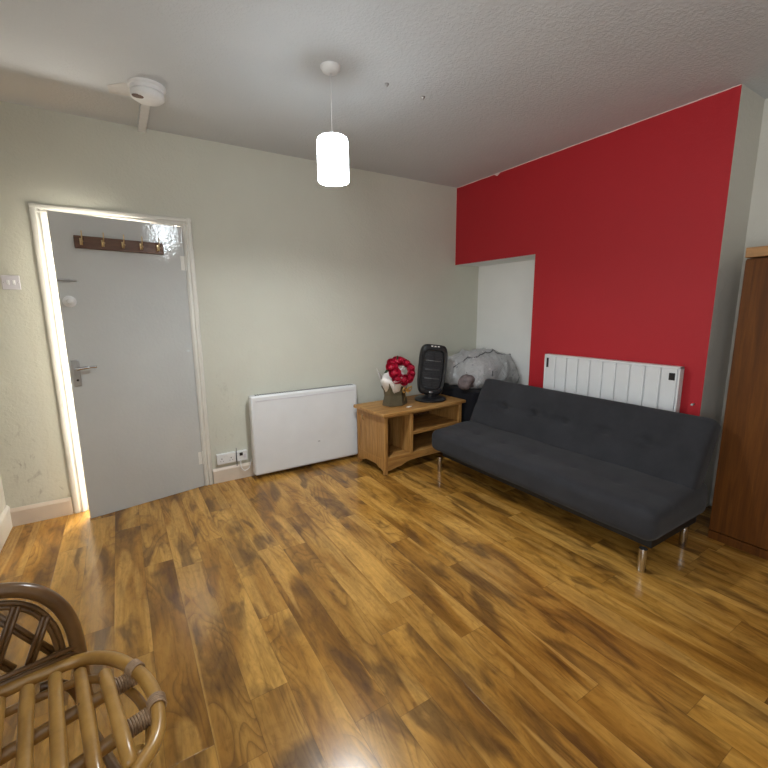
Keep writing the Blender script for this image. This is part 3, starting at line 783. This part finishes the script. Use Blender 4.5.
for (x, z, r_) in ((-0.118, 0.285, 200), (0.095, 0.19, -30), (-0.02, 0.37, 100)):
    m_ = Matrix.Translation((x, -0.05, z)) @ Matrix.Rotation(R(-r_), 4, 'Y')
    v_ = [bm.verts.new(m_ @ Vector(p)) for p in ((-0.02, 0, 0), (0.0, 0.002, 0.012), (0.03, -0.004, 0), (0.0, 0.002, -0.012), (0.004, -0.004, 0))]
    for q in ((0, 1, 4), (1, 2, 4), (2, 3, 4), (3, 0, 4)): bm.faces.new([v_[i] for i in q])
o = obj('leaves', bm, M_leaf, bq); sm_ = o.modifiers.new('solid', 'SOLIDIFY'); sm_.thickness = 0.001
M_gold = simple('gold_ribbon', (0.72, 0.46, 0.14), 0.28, 0.7, 0.1)
bm = BM()
def ribbon(bm, pts, wdt):
    P = catmull(pts, 6); prev = None
    for i, p in enumerate(P):
        a_ = bm.verts.new(p + Vector((0, 0, wdt/2))); b_ = bm.verts.new(p - Vector((wdt*0.2, 0, wdt/2)))
        if prev: bm.faces.new((prev[0], a_, b_, prev[1]))
        prev = (a_, b_)
K = Vector((0.012, -0.10, 0.13))
ribbon(bm, [K, K+Vector((-0.03, -0.02, 0.02)), K+Vector((-0.045, -0.015, 0.005)), K+Vector((-0.025, -0.012, -0.012)), K], 0.016)
ribbon(bm, [K, K+Vector((0.03, -0.02, 0.022)), K+Vector((0.048, -0.012, 0.008)), K+Vector((0.025, -0.012, -0.01)), K], 0.016)
ribbon(bm, [K, K+Vector((-0.015, -0.012, -0.03)), K+Vector((-0.022, -0.008, -0.075))], 0.014)
ribbon(bm, [K, K+Vector((0.012, -0.012, -0.025)), K+Vector((0.006, -0.012, -0.055))], 0.014)
ribbon(bm, [K, K+Vector((0.0, -0.022, 0.02)), K+Vector((0.01, -0.02, 0.04)), K+Vector((0.006, -0.01, 0.012)), K], 0.016)
o = obj('gold_bow', bm, M_gold, bq, smooth=True); sm_ = o.modifiers.new('solid', 'SOLIDIFY'); sm_.thickness = 0.0012
bm = BM(); M_ = Matrix.Translation((-0.99, -0.555, 0.5415)) @ Matrix.Rotation(R(25), 4, 'Z'); box(bm, -0.03, -0.014, 0, 0.03, 0.014, 0.004, M=M_)
tag(obj('gift_tag', bm, M_tissue, bevel=0.001), 'small white paper tag lying before the rose bouquet on the cabinet', 'tag')

# ------------------------------------------------------------------ dark divan in the alcove with a folded duvet on it
M_black = fabric('black_cloth', (0.006, 0.006, 0.009), sheen=0.1)
def basefn(c):
    n = noise.noise(Vector((c.x*5, c.y*5, c.z*3)))*0.012
    return Vector((c.x + n, c.y + n*0.7, c.z + 0.315 + n*0.3 + 0))
dv = thing('ottoman', 'black cloth-covered base standing in the white alcove under the duvet', 'ottoman', (-0.05, -0.40, 0), 0)
bm = BM(); rbox(bm, 0.30, 0.30, 0.305, 0.05, 0.05, basefn); obj('base', bm, M_black, dv, smooth=True)

def duvet_material():
    t = NT('grey_printed_duvet'); v = t.coord()
    n = t.noise(v, 6, 4)
    c = t.ramp(n, [(0.3, (0.36, 0.36, 0.37)), (0.7, (0.46, 0.46, 0.465))])
    vo = t.add('ShaderNodeTexVoronoi'); t.link(v, vo.inputs['Vector']); vo.inputs['Scale'].default_value = 12
    dots = t.math('LESS_THAN', vo.outputs['Distance'], 0.13)
    c = t.mix(t.math('MULTIPLY', dots, 0.55), c, (0.7, 0.7, 0.7))
    vo2 = t.add('ShaderNodeTexVoronoi'); t.link(t.mapping(v, (1, 1, 1), (3, 1, 2)), vo2.inputs['Vector']); vo2.inputs['Scale'].default_value = 9
    c = t.mix(t.math('MULTIPLY', t.math('LESS_THAN', vo2.outputs['Distance'], 0.12), 0.5), c, (0.1, 0.1, 0.11))
    t.link(c, t.b.inputs['Base Color']); t.b.inputs['Roughness'].default_value = 0.9
    t.b.inputs['Sheen Weight'].default_value = 0.3
    t.bump(t.noise(v, 13, 4, 0.6, 1.5), 0.8, 0.03)
    return t.m
M_duvet = duvet_material()
du = thing('duvet', 'rumpled grey printed duvet piled on the black base in the alcove', 'duvet', (-0.07, -0.42, 0.625), 0)
def duvetfn(c):
    x, y, z = c.x, c.y, c.z
    top = max(0.0, min(1.0, (z+0.14)/0.28))
    # crown towards the alcove, falling to the room and the sofa
    h = 0.05*math.exp(-((x-0.10)/0.20)**2-((y-0.06)/0.22)**2) - 0.17*max(0, -y-0.10) - 0.05*max(0, -x-0.2)
    q = Vector((x*3.2+y*1.5, y*5.5-x*2.5, z*2.0+1.7))
    rid = (1-abs(noise.noise(q))*2)
    rid2 = (1-abs(noise.noise(q*2.1+Vector((5, 1, 3))))*2)
    n = noise.noise(Vector((x*4+9, y*4, z*4)))
    d = 0.030*rid**3 + 0.014*rid2**3 + 0.025*n
    o = Vector((c.x, c.y, c.z)); nn = Vector((x/0.31, y/0.28, z/0.135)); nn = Vector([v*abs(v)**3 for v in nn]); nn.normalize()
    o += nn*d
    o.z += h*top
    # hem sags unevenly at the front
    if top < 0.5 and (x < -0.2 or y < -0.2): o.z += 0.03*noise.noise(Vector((x*7, y*7, 2)))*(1-top) - 0.015
    o.z = max(o.z, -0.155 if (x < -0.3 or y < -0.25) else -0.14)
    return o
bm = BM(); rbox(bm, 0.31, 0.28, 0.135, 0.11, 0.016, duvetfn); obj('folded_body', bm, M_duvet, du, smooth=True, loc=(0.03, 0, 0.15))
def lump(rx, ry, rz, seed, fold):
    bm = BM(); bmesh.ops.create_icosphere(bm, subdivisions=4, radius=1)
    for v in bm.verts:
        p = v.co.copy(); e = 2.6; p /= (abs(p.x)**e+abs(p.y)**e+abs(p.z)**e)**(1/e)
        q = Vector((p.x*rx, p.y*ry, p.z*rz))
        v.co = q + p.normalized()*fold*noise.noise(Vector((q.x*12+seed, q.y*12, q.z*14)))
    return bm
obj('turned_corner', lump(0.085, 0.06, 0.07, 15, 0.03), simple('mauve_lining', (0.16, 0.125, 0.125), 0.9, var=0.4, scale=20), du, smooth=True, loc=(-0.27, -0.18, 0.085))
M_pipe = simple('dark_piping', (0.07, 0.07, 0.075), 0.8)
def piping(pts):
    P = [duvetfn(Vector(p)) + Vector((0.03, 0, 0.152)) for p in catmull(pts, 10)]
    bm = BM(); tube(bm, P, 0.005, 8); obj('piping', bm, M_pipe, du, smooth=True)
piping([(-0.31, -0.17, 0.02), (-0.25, -0.14, 0.115), (-0.12, -0.12, 0.135), (0.02, -0.09, 0.135), (0.14, -0.12, 0.135), (0.25, -0.17, 0.12)])
piping([(-0.31, 0.02, 0.05), (-0.25, -0.06, 0.12), (-0.16, -0.18, 0.125), (-0.12, -0.26, 0.08), (-0.11, -0.28, 0.0)])

# ------------------------------------------------------------------ wardrobe
M_ward = wood('brown_wardrobe_veneer', srgb(76, 42, 10), srgb(94, 53, 14), srgb(108, 64, 20), (22, 22, 1.2), 0.5, 5)
M_ward.node_tree.nodes['Principled BSDF'].inputs['Specular IOR Level'].default_value = 0.25
M_wardl = wood('light_cornice_veneer', srgb(150, 110, 66), srgb(172, 128, 82), srgb(190, 146, 96), (22, 2, 22), 0.4, 4)
wd = thing('wardrobe', 'tall brown wooden wardrobe at the right edge beyond the sofa', 'wardrobe', (-0.17, -2.53, 0))
bm = BM(); box(bm, 0.02, -1.09, 0.0, 0.50, 0.0, 1.64); obj('carcass', bm, M_ward, wd, bevel=0.002)
bm = BM(); box(bm, -0.004, -1.095, 1.645, 0.505, 0.002, 1.697); obj('cornice', bm, M_wardl, wd, bevel=0.003)
for k in range(2):
    bm = BM(); box(bm, 0.0, -0.545-0.547*k, 0.06, 0.0185, -0.002-0.547*k, 1.632); d_ = obj('door', bm, M_ward, wd, bevel=0.002)
    bm = BM(); yk = -0.50 if k == 0 else -0.59
    tube(bm, catmull([(0.0, yk, 0.86), (-0.025, yk, 0.87), (-0.025, yk, 0.97), (0.0, yk, 0.98)], 5), 0.005, 8); obj('handle', bm, M_brass, d_, smooth=True)
bm = BM(); box(bm, 0.008, -1.09, 0.0, 0.02, 0.0, 0.05); obj('plinth', bm, M_ward, wd)

# ------------------------------------------------------------------ rattan chair
def rattan(name, a, b, c):
    t = NT(name); v = t.coord()
    n = t.noise(v, 9, 4, 0.6); cc = t.ramp(n, [(0.3, a), (0.5, b), (0.72, c)])
    vo = t.add('ShaderNodeTexVoronoi'); t.link(v, vo.inputs['Vector']); vo.inputs['Scale'].default_value = 16
    cc = t.mix(t.math('MULTIPLY', t.math('LESS_THAN', vo.outputs['Distance'], 0.09), 0.8), cc, (0.05, 0.022, 0.008))
    t.link(cc, t.b.inputs['Base Color']); t.b.inputs['Roughness'].default_value = 0.3
    t.b.inputs['Coat Weight'].default_value = 0.35; t.b.inputs['Coat Roughness'].default_value = 0.2
    t.bump(t.noise(v, 60, 2), 0.08, 0.002)
    return t.m
M_rat = rattan('honey_rattan', srgb(138, 100, 46), srgb(170, 128, 64), srgb(188, 146, 80))
M_ratd = rattan('dark_rattan', srgb(84, 58, 32), srgb(106, 76, 44), srgb(126, 92, 56))
M_wrap = simple('cane_binding', (0.34, 0.22, 0.13), 0.45, var=0.25, scale=80, bump=0.3)
ch = thing('rattan_chair', 'honey rattan chair with rod seat and dark lattice hoop back', 'chair', (-3.42, -2.37, 0), 0)
OX, OY = 3.42, 2.37
def cl(pts): return [(x+OX, y+OY, z) for x, y, z in pts]
ZR = 0.42
rim = [(-3.60, -2.175), (-3.434, -2.152), (-3.34, -2.134), (-3.255, -2.128), (-3.18, -2.19), (-3.122, -2.279), (-3.09, -2.371), (-3.08, -2.459), (-3.096, -2.52), (-3.123, -2.56),
       (-3.17, -2.60), (-3.26, -2.635), (-3.42, -2.665), (-3.56, -2.67), (-3.66, -2.61), (-3.715, -2.50), (-3.72, -2.38), (-3.68, -2.25)]
rim = [(-3.60, -2.195), (-3.434, -2.165), (-3.33, -2.150), (-3.25, -2.152), (-3.18, -2.20), (-3.127, -2.283), (-3.097, -2.371), (-3.09, -2.455), (-3.10, -2.515), (-3.127, -2.556),
       (-3.17, -2.60), (-3.26, -2.635), (-3.42, -2.665), (-3.56, -2.67), (-3.66, -2.61), (-3.715, -2.50), (-3.72, -2.38), (-3.68, -2.26)]
bm = BM(); tube(bm, catmull(cl([(x, y, ZR) for x, y in rim]), 6, True), 0.017, 14, closed=True, wob=0.08); obj('seat_rim', bm, M_rat, ch, smooth=True)
cxr, cyr = -3.40, -2.40
bm = BM(); tube(bm, catmull(cl([(cxr+(x-cxr)*0.93, cyr+(y-cyr)*0.9, ZR-0.045) for x, y in rim]), 6, True), 0.011, 10, closed=True, wob=0.08); obj('lower_rim', bm, M_rat, ch, smooth=True)
# rods of the seat, front to back
for k in range(9):
    xt = -3.203-0.0555*k; yt = -2.245 + 0.022*min(k, 1) + 0.004*k - (0.035 if k == 8 else 0) + (0.012 if k == 1 else 0) ; xb = -3.15-0.0565*k; yb = -2.555 - 0.018*min(k, 3) - 0.004*k
    yt = [-2.255, -2.215, -2.195, -2.205, -2.212, -2.22, -2.225, -2.24, -2.28][k]
    bm = BM()
    pts = [(xt+(xb-xt)*i/6, yt+(yb-yt)*i/6, 0.436 - (0.006 if i in (0, 6) else 0)) for i in range(7)]
    tube(bm, cl(pts), 0.0155, 14, wob=0.1, round_end=True); o = obj('seat_rod', bm, M_rat, ch, smooth=True)
# cross bars under the rods
for (p0, p1, p2) in (((-3.70, -2.42), (-3.40, -2.338), (-3.115, -2.262)), ((-3.71, -2.56), (-3.40, -2.50), (-3.098, -2.415))):
    bm = BM(); tube(bm, catmull(cl([(p0[0], p0[1], 0.395), (p1[0], p1[1], 0.388), (p2[0], p2[1], 0.398)]), 8), 0.0165, 12, wob=0.08); o = obj('cross_bar', bm, M_rat, ch, smooth=True)
    bm = BM()
    e = Vector((p2[0]+OX, p2[1]+OY, 0.398)); d = Vector((p1[0]-p2[0], p1[1]-p2[1], -0.01)).normalized()
    for i in range(11):
        c = e + d*(0.004+0.0062*i); a_ = d.cross(Vector((0, 0, 1))).normalized(); b_ = d.cross(a_)
        tube(bm, [c + (a_*math.cos(t_*PI/8) + b_*math.sin(t_*PI/8))*0.0185 for t_ in range(16)], 0.0033, 6, closed=True)
    # a few turns round the rim
    RP = catmull(cl([(x, y, ZR) for x, y in rim]), 12, True)
    j = min(range(len(RP)), key=lambda q_: (RP[q_]-e).length)
    tan = (RP[(j+1) % len(RP)]-RP[j-1]).normalized()
    for i in range(5):
        c = RP[j] + tan*(0.006*(i-2)); b_ = Vector((0, 0, 1)); a_ = tan.cross(b_)
        tube(bm, [c + (a_*math.cos(t_*PI/8) + b_*math.sin(t_*PI/8))*0.019 for t_ in range(16)], 0.003, 6, closed=True)
    obj('cane_binding', bm, M_wrap, o, smooth=True)
# hooped back with lattice
ang = R(9); BX = (math.cos(ang), math.sin(ang))
def back(u, z, dy=0.0):   # u runs along the back from its right post, z up; it leans a little away
    lean = 0.06*(z-ZR)
    return (-3.268 - u*BX[0] + OX, -2.118 - u*BX[1] + lean + dy + OY, z)
hoop2 = [(0.0, 0.0), (0.0, 0.2), (0.0, 0.42), (0.012, 0.535), (0.048, 0.615), (0.105, 0.665), (0.185, 0.685), (0.265, 0.665), (0.322, 0.615), (0.358, 0.535), (0.37, 0.42), (0.37, 0.2), (0.37, 0.0)]
bm = BM(); tube(bm, catmull([back(u, z) for u, z in hoop2], 7), 0.019, 16, wob=0.05); obj('back_hoop', bm, M_ratd, ch, smooth=True)
for off in (0.032, 0.044):
    inner = [(off, 0.44)] + [(0.185+(u-0.185)*(1-off/0.185), 0.44+(z-0.44)*(1-off/0.245)) for u, z in hoop2[3:10]] + [(0.37-off, 0.44)]
    bm = BM(); tube(bm, catmull([back(u, z) for u, z in inner], 6), 0.0068, 8); obj('inner_trim', bm, M_ratd, ch, smooth=True)
for z in (0.435, 0.452):
    bm = BM(); tube(bm, [back(0.0, z, -0.012), back(0.37, z, -0.012)], 0.0075, 8); obj('bottom_trim', bm, M_ratd, ch, smooth=True)
def inside(u, z):
    if z < 0.45: return False
    a_ = (u-0.185)/0.148; b_ = (z-0.45)/0.192
    return abs(a_)**2.6 + abs(b_)**2.6 < 1
def lattice(aD, spacing, off0, y_, name='lattice_strip'):
    d = Vector((math.cos(aD), math.sin(aD))); nn = Vector((-d.y, d.x)); k = -12
    for k in range(-12, 13):
        base = Vector((0.185, 0.5)) + nn*(off0+k*spacing)
        ts = [t_*0.004 for t_ in range(-110, 111) if inside(*(base + d*(t_*0.004)))]
        if len(ts) < 4: continue
        a_, b_ = base + d*ts[0], base + d*ts[-1]
        bm = BM()
        nn3 = nn*0.0055
        for s in (-1, 1):
            tube(bm, [back((a_+nn3*s).x, (a_+nn3*s).y, y_), back((b_+nn3*s).x, (b_+nn3*s).y, y_)], 0.0062, 8)
        obj(name, bm, M_ratd, ch, smooth=True)
# u grows leftwards in the picture, so the descending-right strips rise with u
lattice(R(58), 0.072, 0.012, 0.004); lattice(R(112), 0.072, 0.02, -0.006)
# legs and braces
for (x, y, x2, y2) in ((-3.14, -2.49, -3.11, -2.53), (-3.66, -2.55, -3.69, -2.59)):
    bm = BM(); tube(bm, cl([(x2, y2, 0), (x, y, 0.385)]), 0.019, 12, wob=0.05); obj('leg', bm, M_rat, ch, smooth=True)
bm = BM(); tube(bm, catmull([back(0.09, 0.385, -0.02), back(0.055, 0.375, -0.02), back(0.02, 0.32, -0.01), back(0.0, 0.2, 0)], 6), 0.012, 10); obj('brace', bm, M_ratd, ch, smooth=True)
bm = BM(); tube(bm, catmull([back(0.28, 0.385, -0.02), back(0.315, 0.375, -0.02), back(0.35, 0.32, -0.01), back(0.37, 0.2, 0)], 6), 0.012, 10); obj('brace', bm, M_ratd, ch, smooth=True)
for (p, q_) in (((-3.262, -2.118), (-3.12, -2.515)), ((-3.628, -2.176), (-3.68, -2.575))):
    bm = BM(); tube(bm, cl([(p[0], p[1], 0.14), (q_[0], q_[1], 0.14)]), 0.013, 10, wob=0.05); obj('stretcher', bm, M_ratd, ch, smooth=True)
